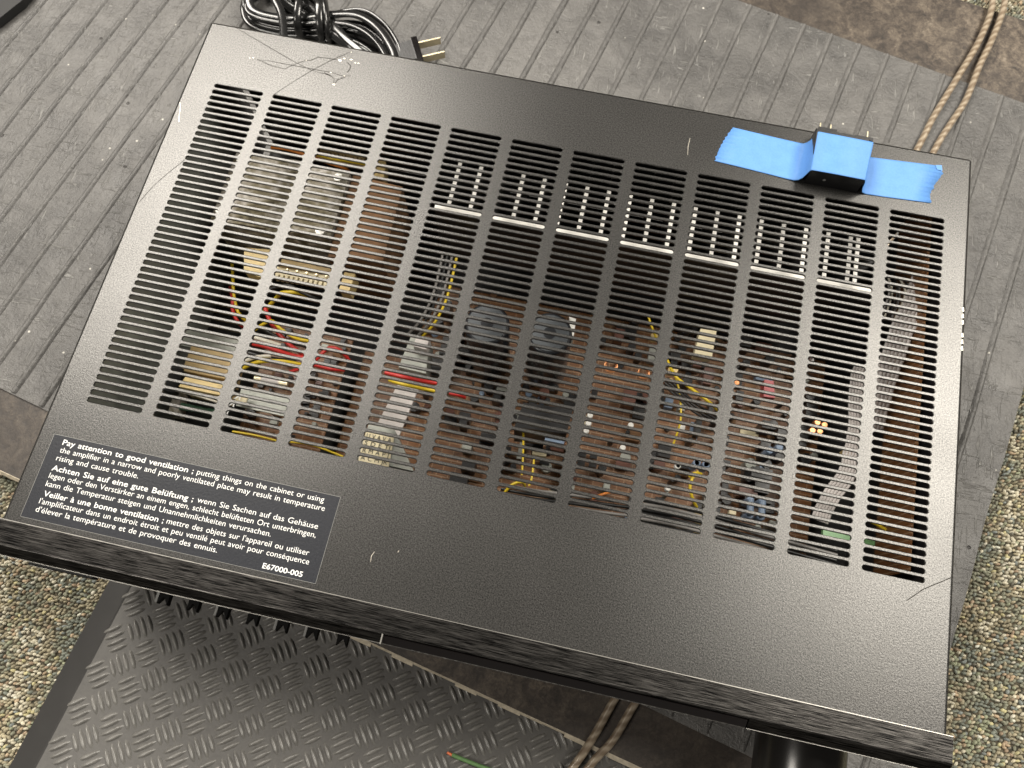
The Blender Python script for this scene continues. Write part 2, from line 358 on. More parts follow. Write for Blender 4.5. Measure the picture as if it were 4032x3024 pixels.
def rib_mesh(seed):
    mb = MB(); n = 44; vs = []
    for k in range(n+1):
        v = V0+.0012+(V1-V0-.0024)*k/n; wob = mnoise.noise((seed*3.1, v*16, 0))*.0009; wd = 1+mnoise.noise((seed*1.7, v*22, 4))*.2
        for (du, dz) in ((-.0028*wd,-.0004),(-.0012*wd,.0013),(.0002,.0018),(.0013*wd,.0011),(.0026*wd,-.0008)):
            x, y = du+wob, v; vs.append((x*.9751+y*.2215, -x*.2215+y*.9751, dz))
    return mb.add(vs, [(k*5+c, k*5+c+1, (k+1)*5+c+1, (k+1)*5+c) for k in range(n) for c in range(4)], True)
us = [-.3213-.0217*k for k in range(4,0,-1)] + [-.2995-.0217+.0217*k for k in range(0,14)] + [-.0175+.0222*k for k in range(22)]
protos = []
for k, u in enumerate(us):
    if k < 4:
        r = rib_mesh(k).build('rib', 'scuffed_grey_plastic'); protos.append(r); r.parent = mat_t
    else:
        r = protos[k % 4].copy(); COL.objects.link(r); r.parent = mat_t
    r.location = Vector((u*.9751, -u*.2215, MZ)) - wl(mat_t)

# black object at the far left corner
mb = MB(); p = [q[:2] for q in ((-0.2503,0.3378,0.0200), (-0.2381,0.3615,0.0200), (-0.2283,0.3810,0.0200), (-0.2243,0.4005,0.0200), (-0.2816,0.4069,0.0200))]
o = mb.prism(p, MZ+.001, .020).build('black_case', 'soft_black'); tag(o, 'corner of a black case standing on the ribbed mat at the top left', 'case')

# ================================================================== AMPLIFIER
W, D = .4348, .2948
amp = thing('amplifier', 'black stereo amplifier with a slotted ventilation lid and multilingual warning label', 'amplifier', (W/2, D/2, MZ+.0005))
# --- lid
PU, SW, M0 = .034226, .028238, .016932; PV = .0040285; YT = D-.042162; NS = 48; r = .00120
mb = MB()
x_lo = M0-(PU-SW)/2; x_hi = x_lo+12*PU; y_hi = YT+PV/2; y_lo = y_hi-NS*PV
b = .0016
def quad(x0,x1,y0,y1,z,flip=False):
    mb.add([(x0,y0,z),(x1,y0,z),(x1,y1,z),(x0,y1,z)], [(3,2,1,0) if flip else (0,1,2,3)])
for z, fl in ((T, False), (T-.001, True)):
    quad(b, x_lo, 0, D-b, z, fl); quad(x_hi, W-b, 0, D-b, z, fl); quad(x_lo, x_hi, y_hi, D-b, z, fl); quad(x_lo, x_hi, 0, y_lo, z, fl)
cap = [R(t) for t in (-90,-54,-18,18,54,90)]
def ring(rr, cx, cy, hl): return [(cx+hl+rr*math.cos(t), cy+rr*math.sin(t)) for t in cap] + [(cx-hl-rr*math.cos(t), cy-rr*math.sin(t)) for t in cap]
for c in range(12):
    cx = M0+c*PU+SW/2; hl = SW/2-r
    for k in range(NS):
        cy = YT-k*PV; X = PU/2; h = PV/2
        out = [(cx+hl,cy-h),(cx+X,cy-h),(cx+X,cy-h/3),(cx+X,cy+h/3),(cx+X,cy+h),(cx+hl,cy+h),(cx-hl,cy+h),(cx-X,cy+h),(cx-X,cy+h/3),(cx-X,cy-h/3),(cx-X,cy-h),(cx-hl,cy-h)]
        r1 = ring(r+.00028, cx, cy, hl); r2 = ring(r, cx, cy, hl)
        vs = [(x,y,T) for x,y in out]+[(x,y,T) for x,y in r1]+[(x,y,T-.00022) for x,y in r2]+[(x,y,T-.001) for x,y in r2]+[(x,y,T-.001) for x,y in out]
        mb.add(vs, [(q*12+i, q*12+(i+1)%12, (q+1)*12+(i+1)%12, (q+1)*12+i) for q in range(4) for i in range(12)])
def bend(path, a0, a1, axis):   # path of (offset, z) swept along an edge
    vs = []
    for (o_, z_) in path:
        vs += ([(o_, a0, z_), (o_, a1, z_)] if axis == 'y' else [(a0, o_, z_), (a1, o_, z_)])
    return vs, [(2*i, 2*i+1, 2*i+3, 2*i+2) for i in range(len(path)-1)]
arc = [R(t) for t in (90, 67, 45, 22, 0)]
for (sx, x0) in ((-1, b), (1, W-b)):
    pth = [(x0+sx*b*math.cos(t), T-b+b*math.sin(t)) for t in arc]+[(x0+sx*b, .028)]
    vs, fs = bend(pth, 0, D-b, 'y'); mb.add(vs, fs if sx < 0 else [f[::-1] for f in fs], True)
    pth = [(x0, T-.001), (x0+sx*(b-.001), T-b), (x0+sx*(b-.001), .028)]
    vs, fs = bend(pth, 0, D-b, 'y'); mb.add(vs, fs[::-1] if sx > 0 else [f[::-1] for f in fs])
pth = [(D-b+b*math.cos(t), T-b+b*math.sin(t)) for t in arc]+[(D, T-.012)]
vs, fs = bend(pth, b, W-b, 'x'); mb.add(vs, [f[::-1] for f in fs], True)
for sx, x0 in ((-1, b), (1, W-b)):     # rounded corners at the back
    rr = [(x0+sx*b*math.cos(p)*math.cos(t), D-b+b*math.cos(p)*math.sin(t), T-b+b*math.sin(p)) for t in (0, R(30), R(60), R(90)) for p in (R(90), R(60), R(30), 0)]
    rr2 = [(x, y, z-.01) for (x,y,z) in rr[3::4]]
    fs = [(i*4+j, i*4+j+1, (i+1)*4+j+1, (i+1)*4+j) for i in range(3) for j in range(3)]
    mb.add(rr, fs, True); mb.add(rr[3::4]+rr2, [(i, i+1, 5+i, 4+i) for i in range(3)], True)
lid = mb.build('lid', 'powder_coat', amp)
bm = bmesh.new(); bm.from_mesh(lid.data); bmesh.ops.remove_doubles(bm, verts=bm.verts, dist=1e-6); bm.to_mesh(lid.data); bm.free()

# --- front panel
mb = MB(); pf = [(0,T-.02),(0,T+.0004),(-.0007,T+.0007),(-.0112,T+.0007),(-.0118,T+.0005),(-.0157,T-.0034),(-.0160,T-.0042),(-.0160,.030),(-.0150,.0285),(0,.0285)]
def extr(pf, x0, x1, mb):
    n = len(pf); mb.add([(x0,y,z) for y,z in pf]+[(x1,y,z) for y,z in pf], [tuple(range(n)), tuple(range(2*n-1,n-1,-1))]+[(i, n+i, n+(i+1)%n, (i+1)%n) for i in range(n)])
XW0, XW1 = .1868, .3510
extr(pf, -.0016, XW0, mb); extr(pf, XW1, .4370, mb)
pf2 = [(0,T-.02),(0,T+.0004),(-.0007,T+.0007),(-.0112,T+.0007),(-.0118,T+.0005),(-.0122,T-.002),(-.0122,T-.020),(-.0160,T-.020),(-.0160,.030),(-.0150,.0285),(0,.0285)]
extr(pf2, XW0, XW1, mb)
fp = mb.build('front_panel', 'brushed_black_metal', amp)
pw = [(-.0123,T-.0195),(-.0123,T-.0008),(-.0128,T-.0006),(-.0158,T-.0030),(-.0162,T-.0042),(-.0162,T-.0195)]
mb = MB()
for a_, b_ in ((-.0015, XW0-.0002), (XW1+.0002, .4369)): mb.box(a_, b_, -.01612, -.0159, T-.0045, T-.0041)
mb.box(-.0015, .4369, -.0004, -.0001, T+.0004, T+.0008); mb.build('edge_glint', 'glint_and_trim_metal', fp)  # bright strips added for the light caught along the panel edges
mb = MB(); extr(pw, XW0+.0006, XW1-.0006, mb); mb.build('display_window', 'gloss_black', amp)
mb = MB(); mb.box(XW0-.0001, XW0+.0005, -.0163, -.0119, T-.02, T+.0003); mb.build('window_trim', 'glint_and_trim_metal', amp)

# slider knobs with a notched tip
def knob(x, pale):
    z0, z1 = T-.044, T-.040
    k = MB().prism([(x-.0028,-.0158),(x+.0028,-.0158),(x+.0026,-.0222),(x+.0004,-.0186),(x-.0004,-.0186),(x-.0026,-.0222)][::-1], z0, z1).build('slider_knob', 'dark_opening', amp)
    if pale: MB().box(x-.0042, x-.0030, -.0216, -.0158, z0, z1-.0004).build('knob_side', 'grey_knob_side', k)
for i in range(7): knob(.0695+.01545*i, i in (0,2,4,5))
mb = MB(); mb.bbox(.0083, .0412, -.0176, -.0158, T-.026, T-.020, .0003); mb.build('power_button', 'black_plastic', amp)
mb = MB(); mb.box(.0083, .0205, -.0179, -.0177, T-.028, T-.0215); mb.build('button_trim', 'bare_aluminium', amp)
# volume knob, axis toward the front
def yknob(cx, cz, r, y0, y1, name, mat, n=48):
    prof = [(r*1.0, y0), (r*1.0, y1+.0015), (r*.97, y1+.0004), (r*.9, y1)]
    vs = [(cx+q*math.cos(2*math.pi*i/n), y, cz+q*math.sin(2*math.pi*i/n)) for q, y in prof for i in range(n)]
    fs = [(k*n+i, (k+1)*n+i, (k+1)*n+(i+1)%n, k*n+(i+1)%n) for k in range(3) for i in range(n)] + [tuple(range(4*n-1,3*n-1,-1))]
    mb = MB(); mb.add(vs, fs, True); mb.sm[-1] = False; return mb.build(name, mat, amp)
yknob(.3965, T-.068, .0222, -.0158, -.045, 'volume_knob', 'knob_plastic')

# --- chassis
mb = MB(); mb.box(.0045, W-.0045, .004, D-.003, .0245, .0258); mb.build('base_plate', 'soft_black', amp)
mb = MB(); mb.box(.0052, .0062, .006, .268, .026, T-.012); mb.box(.0062, .0110, .006, .268, T-.0125, T-.0115); mb.build('side_rail', 'chassis_steel', amp)
mb = MB(); mb.box(W-.0062, W-.0052, .006, D-.006, .026, T-.012); mb.build('side_rail', 'black_plastic', amp)
mb = MB(); mb.box(.006, W-.006, D-.0028, D-.0018, .026, T-.0125); mb.build('rear_panel', 'black_plastic', amp)
mb = MB(); mb.box(.006, W-.006, .045, .046, .026, T-.03); mb.build('sub_panel', 'chassis_steel', amp)
for x in (.035, W-.035):
    for y in (.03, D-.03): MB().cyl((x,y), .013, MZ+.0006, .0245, 24, .001).build('foot', 'black_plastic', amp)

# --- inside: parts seen through the slots
def box_part(name, mat, pts, h, par=amp):            # pts: top outline, h: height below it
    z = sum(p[2] for p in pts)/len(pts); return MB().prism([(p[0],p[1]) for p in pts], z-h, z).build(name, mat, par)
def rect(p, q, w):                                   # rectangle outline around a segment
    p = Vector(p); q = Vector(q); d = (q-p).normalized(); e = Vector((-d.y,d.x,0))*w/2
    return [tuple(p+e), tuple(q+e), tuple(q-e), tuple(p-e)]
def wire(mat, pts, r=.0008, par=amp, name='wire'): return MB().tube(pts, r, 7).build(name, mat, par)
ZB = T-.100
pcb = MB().box(.150, .400, .078, .205, ZB-.0016, ZB).build('circuit_board', 'circuit_board_brown', amp)
pcb2 = MB().box(.062, .112, .072, .150, ZB+.018, ZB+.0196).build('circuit_board', 'circuit_board_brown', amp)
pcb3 = MB().box(.116, .150, .078, .150, ZB-.0016, ZB).build('circuit_board', 'circuit_board_brown', amp)
pcb4 = MB().box(.4235, .4250, .070, .285, T-.062, T-.022).build('circuit_board', 'circuit_board_brown', amp)
# transformer
tr = box_part('transformer', 'dusty_metal', [(.0270,.2310,T-.03),(.0960,.2318,T-.03),(.0965,.1880,T-.03),(.0268,.1850,T-.03)], .055)
box_part('copper_band', 'copper_band', [(.0972,.2325,T-.033),(.1275,.2310,T-.033),(.1290,.1820,T-.033),(.0978,.1780,T-.033)], .05, tr)
MB().box(.0600,.0690,.1845,.2325,T-.0295,T-.0285).build('strap', 'dusty_metal', tr)
for x in (.032,.091):
    for y in (.190,.226): MB().cyl((x,y), .0028, T-.0299, T-.0272, 6).build('bolt', 'bare_aluminium', tr)

# heatsink: shade on the sides and light on top edges put into colour
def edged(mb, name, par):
    o = mb.build(name, ['heatsink_shade', 'heatsink_lit_edge'], par); o.data.polygons[1].material_index = 1; return o
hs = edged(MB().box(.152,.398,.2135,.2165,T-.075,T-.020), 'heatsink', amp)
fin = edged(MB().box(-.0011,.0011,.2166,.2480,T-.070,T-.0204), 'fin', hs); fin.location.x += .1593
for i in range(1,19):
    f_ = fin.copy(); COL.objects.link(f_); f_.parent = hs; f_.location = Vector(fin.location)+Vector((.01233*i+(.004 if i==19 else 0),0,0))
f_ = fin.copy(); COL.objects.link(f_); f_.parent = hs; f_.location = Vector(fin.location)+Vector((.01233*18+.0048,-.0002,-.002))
for i in range(19): MB().box(.1587+.01233*i,.1599+.01233*i,.2482,.2760,T-.068,T-.038).build('fin', 'heatsink_shade', hs)
# big capacitors
for (c, nm) in (((0.1947,0.1581,0.1070), 0), ((0.2295,0.1601,0.1070), 1)):
    k = MB().cyl(c[:2], .0125, T-.095, c[2], 40, .0012).build('capacitor', 'cap_sleeve', amp)
    MB().cyl(c[:2], .0107, c[2]-.0002, c[2]+.0003, 32).build('cap_disc', 'cap_top', k)
    MB().cyl(c[:2], .0035, c[2]+.0002, c[2]+.0006, 18).build('vent_plug', 'cap_sleeve', k)
    if nm: MB().prism([(c[0]+.0085,c[1]+.0125),(c[0]+.0125,c[1]+.0118),(c[0]+.0132,c[1]+.002),(c[0]+.0118,c[1]+.001)], c[2]-.02, c[2]-.001).build('cap_tag', 'white_paint', k)
# terminal strips near the transformer
def comb(name, p, q, w, n, th, mat='cream_plastic'):
    k = box_part(name, mat, rect(p, q, w), .005); p = Vector(p); q = Vector(q); d = (q-p); e = Vector((-d.y,d.x,0)).normalized()
    for i in range(n):
        c = p+d*((i+.5)/n)-e*(w/2+.0012); MB().box(c.x-.0009,c.x+.0009,c.y-.0014,c.y+.0014,c.z-.004,c.z+.0006).build('tooth', mat, k)
        c2 = p+d*((i+.5)/n)+e*.0005
        if i % 2 == 0: MB().cyl((c2.x,c2.y), .0006, c2.z, c2.z+.003, 8).build('pin', 'brass_pin', k)
comb('connector_block', (0.0648,0.1709,0.0920), (0.0968,0.1719,0.0920), .0048, 11, 0)
box_part('terminal_strip', 'tan_phenolic', rect((0.0666,0.1756,0.0940), (0.0980,0.1767,0.0940), .0045), .002)
box_part('terminal_strip', 'relay_yellow', [(0.0443,0.1787,0.0970), (0.0592,0.1808,0.0970), (0.0609,0.1621,0.0970), (0.0486,0.1647,0.0970)], .012)
box_part('terminal_strip', 'relay_yellow', [(0.1058,0.1761,0.0970), (0.1122,0.1763,0.0970), (0.1117,0.1651,0.0970), (0.1058,0.1650,0.0970)], .012)
box_part('terminal_strip', 'relay_yellow', [(0.1050,0.2534,0.0970), (0.1096,0.2531,0.0970), (0.1115,0.2400,0.0970), (0.1043,0.2397,0.0970)], .012)
comb('connector_block', (0.0662,0.2557,0.0920), (0.0953,0.2567,0.0920), .003, 12, 0, 'tan_phenolic')
box_part('terminal_strip', 'tan_phenolic', rect((0.0651,0.2484,0.0950), (0.0974,0.2492,0.0950), .003), .002)
wire('wire_orange', [(0.0389,0.2475,0.0970), (0.0480,0.2467,0.1000), (0.0572,0.2475,0.0970), (0.0760,0.2451,0.0960), (0.0852,0.2460,0.0920), (0.0851,0.2494,0.0820)], .0011)
wire('wire_yellow', [(0.0637,0.2489,0.0970), (0.0788,0.2462,0.1000), (0.0975,0.2492,0.0960)], .0009)
# wire loom at the left
wire('wire_yellow', [(0.0286,0.1776,0.0720), (0.0374,0.1633,0.0820), (0.0409,0.1544,0.0820), (0.0464,0.1449,0.0820), (0.0497,0.1422,0.0820), (0.0520,0.1407,0.0770)], .0010)
wire('wire_red', [(0.0350,0.1604,0.0770), (0.0410,0.1519,0.0820), (0.0433,0.1450,0.0820), (0.0483,0.1388,0.0820), (0.0495,0.1386,0.0720)], .0011)
wire('wire_yellow', [(0.0620,0.1480,0.0820), (0.0666,0.1520,0.0870), (0.0712,0.1559,0.0920), (0.0748,0.1559,0.0970), (0.0838,0.1578,0.0970), (0.0911,0.1583,0.0920)], .0012)
wire('wire_black', [(0.0670,0.1565,0.0970), (0.0772,0.1601,0.0990), (0.0877,0.1572,0.0990), (0.0968,0.1572,0.0920)], .0010)
wire('wire_red', [(0.0632,0.1492,0.0870), (0.0684,0.1420,0.0870), (0.0765,0.1346,0.0870), (0.0861,0.1286,0.0870), (0.0942,0.1263,0.0820)], .0013)
wire('wire_yellow', [(0.0623,0.1340,0.0870), (0.0716,0.1395,0.0920), (0.0785,0.1359,0.0920), (0.0891,0.1323,0.0920), (0.0969,0.1340,0.0870)], .0010)
wire('wire_white', [(0.0659,0.1277,0.0920), (0.0738,0.1269,0.0920), (0.0808,0.1267,0.0900)], .0013)
wire('wire_red', [(0.0654,0.1244,0.0900), (0.0748,0.1236,0.0920), (0.0869,0.1226,0.0900), (0.0944,0.1234,0.0870)], .0013)
wire('wire_white', [(0.0642,0.1137,0.0900), (0.0713,0.1169,0.0920), (0.0782,0.1189,0.0920)], .0011)
wire('wire_yellow', [(0.0634,0.1102,0.0870), (0.0715,0.1135,0.0920), (0.0809,0.1166,0.0920), (0.0899,0.1176,0.0920), (0.0967,0.1189,0.0870)], .0011)
wire('wire_black', [(0.0590,0.1390,0.0820), (0.0730,0.1340,0.0840), (0.0853,0.1317,0.0840), (0.0942,0.1324,0.0820)], .0011)
wire('wire_red', [(0.0899,0.1135,0.0870), (0.1022,0.1203,0.0920), (0.1086,0.1305,0.0920), (0.1162,0.1302,0.0920), (0.1208,0.1272,0.0870)], .0011)
wire('wire_red', [(0.1035,0.1191,0.0920), (0.1145,0.1183,0.0940), (0.1210,0.1200,0.0920)], .0013)
wire('wire_black', [(0.0619,0.1205,0.0840), (0.0775,0.1198,0.0840), (0.0896,0.1223,0.0820)], .0013)
wire('wire_red', [(0.1486,0.1170,0.1120), (0.1584,0.1161,0.1140), (0.1680,0.1159,0.1140), (0.1767,0.1172,0.1120)], .0012)
wire('wire_yellow', [(0.1513,0.1141,0.1100), (0.1590,0.1128,0.1120), (0.1687,0.1127,0.1120), (0.1766,0.1134,0.1100)], .0012)
wire('wire_red', [(0.1818,0.1190,0.0920), (0.1868,0.1191,0.0920), (0.1899,0.1200,0.0870)], .0010)
# relay and parts at the front left
box_part('bracket', 'chassis_steel', [(0.0163,0.1303,0.0720), (0.0503,0.1320,0.0720), (0.0483,0.1201,0.0720), (0.0150,0.1200,0.0720)], .002)
box_part('relay', 'tan_phenolic', [(0.0300,0.1168,0.0870), (0.0550,0.1183,0.0870), (0.0563,0.1017,0.0870), (0.0298,0.1013,0.0870)], .02)
rl = box_part('relay', 'relay_yellow', [(0.0378,0.0956,0.0970), (0.0603,0.0962,0.0970), (0.0602,0.0896,0.0970), (0.0362,0.0895,0.0970)], .02)
box_part('relay_base', 'black_plastic', [(0.0234,0.1019,0.0870), (0.0308,0.1025,0.0870), (0.0304,0.0878,0.0870), (0.0227,0.0880,0.0870)], .02, rl)
box_part('small_board', 'pcb_green', [(0.0334,0.0842,0.0820), (0.0543,0.0845,0.0820), (0.0540,0.0810,0.0820), (0.0334,0.0804,0.0820)], .0016)
box_part('bracket', 'dusty_metal', [(0.0272,0.0907,0.0820), (0.0311,0.0906,0.0820), (0.0342,0.0767,0.0820), (0.0282,0.0763,0.0820)], .01)
MB().tube([(0.0332,0.0882,0.0920), (0.0474,0.0873,0.0940), (0.0581,0.0865,0.0920)], .0007).build('wire', 'wire_white', amp)
fu = MB().tube([(0.0745,0.1044,0.0920), (0.0828,0.1047,0.0920), (0.0911,0.1049,0.0920)], .0014, 12).build('fuse', 'ribbon_grey', amp)
for p, q in (((0.0735,0.1044,0.0920), (0.0773,0.1045,0.0920)), ((0.0879,0.1048,0.0920), (0.0925,0.1049,0.0920))): MB().tube([p,q], .0018, 12).build('fuse_cap', 'brass_pin', fu)
box_part('shield_plate', 'chassis_steel', [(0.0681,0.0982,0.0920), (0.0976,0.0989,0.0920), (0.0978,0.0867,0.0920), (0.0682,0.0868,0.0920)], .0012)
box_part('paper_tag', 'cream_plastic', [(0.0691,0.0920,0.0970), (0.0754,0.0924,0.0970), (0.0751,0.0876,0.0970), (0.0688,0.0872,0.0970)], .001)
mb = MB()
for i in range(4):
    p = Vector((0.0681,0.0891,0.0980))+Vector((-.0013*i*1.5,-.0046*i,0)); mb.add([tuple(p+Vector(q)) for q in ((0,0,0),(.0010,0,0),(.0034,.0022,0),(.0024,.0022,0))],[(0,1,2,3)]); mb.add([tuple(p+Vector(q)) for q in ((.003,0,0),(.0038,0,0),(.0038,.0024,0),(.003,.0024,0))],[(0,1,2,3)])
mb.build('strip_print', 'label_ink', amp)
MB().tube([(0.0753,0.0705,0.1020), (0.0876,0.0710,0.1020), (0.1002,0.0706,0.1020)], .0006).build('wire', 'wire_yellow', amp)
MB().tube([(0.1070,0.0716,0.1020), (0.1191,0.0725,0.1020), (0.1367,0.0698,0.1020)], .0006).build('wire', 'wire_yellow', amp)
# flat grey cables and paper labels in the fourth and fifth columns
fc = box_part('flat_cable', 'ribbon_grey', [(0.1491,0.1230,0.0720), (0.1615,0.1232,0.0720), (0.1571,0.0877,0.0820), (0.1425,0.0901,0.0820)], .002)
box_part('switch_bank', 'chassis_steel', [(0.1476,0.0873,0.1120), (0.1612,0.0881,0.1120), (0.1767,0.0684,0.1120), (0.1464,0.0686,0.1120)], .03)
for i in range(4):
    y0_ = 640+47*i; x0_ = 215-14*i
    lb = None
PT = [(((0.1475,0.0832,0.1125)),((0.1625,0.0835,0.1125)),((0.1639,0.0672,0.1125)),((0.1477,0.0675,0.1125)))]
lb = MB().prism([(p[0],p[1]) for p in PT[0]], T-.0299, T-.0291).build('paper_label', 'cream_plastic', amp)
LABEL_MARKS = [("U V A V A", .0), ("S D E TI", .25), ("R M A P J", .5), ("A C M JR", .75)]
box_part('grey_frame', 'chassis_steel', [(0.1517,0.1482,0.0920), (0.1626,0.1496,0.0920), (0.1656,0.1283,0.0870), (0.1496,0.1288,0.0870)], .02)
box_part('film_capacitor', 'ribbon_grey', [(0.1563,0.1471,0.0970), (0.1637,0.1472,0.0970), (0.1637,0.1398,0.0970), (0.1562,0.1402,0.0970)], .01)
for i in range(4): MB().tube([(0.1615,0.2016,0.0920), (0.1612,0.1784,0.0870), (0.1572,0.1627,0.0820), (0.1496,0.1552,0.0720)], .0008).build('wire', ('wire_grey','wire_black','wire_grey','wire_yellow')[i], amp).location.x += (.0028*i-.004)
# copper coils
for (cx, cy, rr_) in (((0.2675,0.1616,0.0720)[0], (0.2675,0.1616,0.0720)[1], .0038), ((0.2870,0.1613,0.0720)[0], (0.2870,0.1613,0.0720)[1], .0034)):
    for k in range(4):
        rr = rr_-.0003*k; MB().tube([(cx+rr*math.cos(t), cy+rr*math.sin(t)+.0006*k, T-.07-.0012*k) for t in [2*math.pi*j/12 for j in range(12)]], .00035, 6, closed=True).build('coil_turn', 'copper_wire', amp)
# cement resistor, wires, caps in the ninth and tenth columns
box_part('cement_resistor', 'cream_plastic', [(0.3124,0.1874,0.0920), (0.3215,0.1879,0.0920), (0.3211,0.1713,0.0920), (0.3111,0.1711,0.0920)], .008)
wire('wire_yellow', [(0.2832,0.1925,0.0820), (0.2860,0.1869,0.0820), (0.2898,0.1831,0.0770)], .0007)
wire('wire_yellow', [(0.2972,0.1665,0.0870), (0.3030,0.1556,0.0920), (0.3118,0.1508,0.0920), (0.3234,0.1447,0.0920), (0.3303,0.1446,0.0820)], .0009)
wire('wire_yellow', [(0.3038,0.1566,0.0870), (0.3074,0.1477,0.0870), (0.3101,0.1329,0.0870), (0.3090,0.1200,0.0820)], .0006)
for i in range(4): wire('wire_black', [(0.2977,0.1556,0.0860), (0.3055,0.1498,0.0880), (0.3155,0.1433,0.0880), (0.3286,0.1398,0.0840)], .0007).location += Vector((.0006*i,.0016*i-.004,-.0004*i))
box_part('film_capacitor', 'relay_yellow', [(0.2995,0.1639,0.0820), (0.3050,0.1641,0.0820), (0.3045,0.1615,0.0820), (0.2994,0.1614,0.0820)], .006)
def can(name, mat, c, r, h, par=amp, b=.0005): return MB().cyl(c[:2], r, c[2]-h, c[2], 16, b).build(name, mat, par)
can('film_capacitor', 'film_brown', (0.3233,0.1674,0.0770), .0042, .012); box_part('film_capacitor', 'film_brown', [(0.3196,0.1688,0.0820), (0.3238,0.1687,0.0820), (0.3247,0.1590,0.0820), (0.3201,0.1590,0.0820)], .006)
box_part('film_capacitor', 'film_red', [(0.3528,0.1666,0.0870), (0.3580,0.1668,0.0870), (0.3598,0.1569,0.0870), (0.3535,0.1565,0.0870)], .008)
can('ceramic_capacitor', 'copper_wire', (0.3389,0.1635,0.0820), .0018, .004); box_part('ceramic_capacitor', 'copper_band', [(0.3435,0.1640,0.0820), (0.3492,0.1643,0.0820), (0.3499,0.1623,0.0820), (0.3434,0.1616,0.0820)], .004)
for q in ((0.3871,0.1480,0.0720), (0.3894,0.1534,0.0720), (0.3935,0.1528,0.0720), (0.3919,0.1491,0.0700)): can('power_transistor', 'copper_wire', q, .0020, .004)
box_part('film_capacitor', 'relay_yellow', [(0.4012,0.1365,0.0820), (0.4087,0.1367,0.0820), (0.4086,0.1349,0.0820), (0.4027,0.1342,0.0820)], .005)
for q in ((0.3572,0.1005,0.0720), (0.3638,0.1010,0.0720), (0.3579,0.0920,0.0720), (0.3642,0.0924,0.0720), (0.3249,0.1148,0.0720), (0.3306,0.1151,0.0720), (0.3253,0.1152,0.0720), (0.3303,0.1154,0.0720), (0.3646,0.1312,0.0720), (0.3697,0.1342,0.0720)): can('film_capacitor', 'resistor_blue', q, .0021, .012)
for a_, b_ in (((0.3567,0.1000,0.0740), (0.3574,0.0915,0.0740)), ((0.3633,0.1005,0.0740), (0.3637,0.0920,0.0740))): MB().tube([a_, b_], .0020, 10).build('resistor', 'resistor_blue', amp)
box_part('resistor', 'resistor_blue', [(0.2388,0.1056,0.0920), (0.2495,0.1057,0.0920), (0.2493,0.1042,0.0920), (0.2387,0.1042,0.0920)], .003)
for q in ((0.2607,0.1265,0.0820), (0.2607,0.1217,0.0820), (0.2602,0.1172,0.0820), (0.2841,0.1257,0.0820), (0.2819,0.1120,0.0820), (0.3132,0.1082,0.0820), (0.3100,0.0948,0.0820), (0.3134,0.1084,0.0820)): can('ceramic_capacitor', 'white_paint', q, .0017, .003)
box_part('connector_block', 'white_paint', [(0.3104,0.1316,0.0820), (0.3139,0.1319,0.0820), (0.3139,0.1295,0.0820), (0.3103,0.1292,0.0820)], .005)
box_part('connector_block', 'cream_plastic', rect((0.3443,0.0891,0.0820), (0.3479,0.0891,0.0820), .0022), .004)
for (p0, p1) in (((0.2593,0.1123,0.0470), (0.2642,0.1123,0.0470)), ((0.2665,0.1127,0.0470), (0.2709,0.1128,0.0470)), ((0.2598,0.1069,0.0470), (0.2644,0.1072,0.0470)), ((0.2668,0.1074,0.0470), (0.2714,0.1074,0.0470))): box_part('chip', 'black_plastic', rect(p0, p1, .0030), .002)
wire('wire_yellow', [(0.3186,0.1010,0.0920), (0.3209,0.1029,0.0940), (0.3247,0.1037,0.0920)], .0009)
wire('wire_yellow', [(0.3229,0.1047,0.0920), (0.3204,0.1005,0.0920), (0.3199,0.0951,0.0920), (0.3229,0.0891,0.0900), (0.3257,0.0867,0.0870)], .0009)
for q in ((0.3246,0.0803,0.1020), (0.3252,0.0757,0.1020), (0.3252,0.0712,0.1020)): box_part('terminal', 'relay_yellow', rect((q[0]-.0016,q[1],q[2]), (q[0]+.0016,q[1],q[2]), .003), .004)
for i in range(5): wire(('wire_black','wire_grey','wire_black','wire_black','wire_grey')[i], [(0.2220,0.0725,0.1020), (0.2393,0.0726,0.1040), (0.2592,0.0745,0.1040), (0.2834,0.0768,0.1020), (0.3112,0.0797,0.1020)], .0009).location += Vector((0,.0022*i-.008,-.001*(i%2)))
for i in range(6): wire(('wire_black','wire_grey','wire_black')[i%3], [(0.2942,0.0770,0.1070), (0.3153,0.0771,0.1090), (0.3359,0.0758,0.1090), (0.3645,0.0739,0.1090), (0.3942,0.0725,0.1070)], .0010).location += Vector((0,.0024*i-.009,-.001*(i%2)))
wire('wire_orange', [(0.2694,0.0751,0.1070), (0.2728,0.0773,0.1090), (0.2773,0.0803,0.1070)], .0008)
wire('wire_yellow', [(0.2263,0.1075,0.0870), (0.2292,0.0926,0.0920), (0.2307,0.0825,0.0920)], .0006); wire('wire_yellow', [(0.2352,0.0936,0.0900), (0.2362,0.0829,0.0920), (0.2356,0.0776,0.0920)], .0006)
wire('wire_yellow', [(0.2243,0.0697,0.1020), (0.2275,0.0741,0.1040), (0.2319,0.0763,0.1040), (0.2338,0.0755,0.1000)], .0008)
box_part('connector_block', 'cream_plastic', [(0.2331,0.1019,0.0720), (0.2411,0.1020,0.0720), (0.2410,0.1002,0.0720), (0.2331,0.0998,0.0720)], .006)
box_part('chip_tower', 'black_plastic', [(0.2232,0.1210,0.0970), (0.2503,0.1233,0.0970), (0.2497,0.1090,0.0970), (0.2213,0.1063,0.0970)], .03)
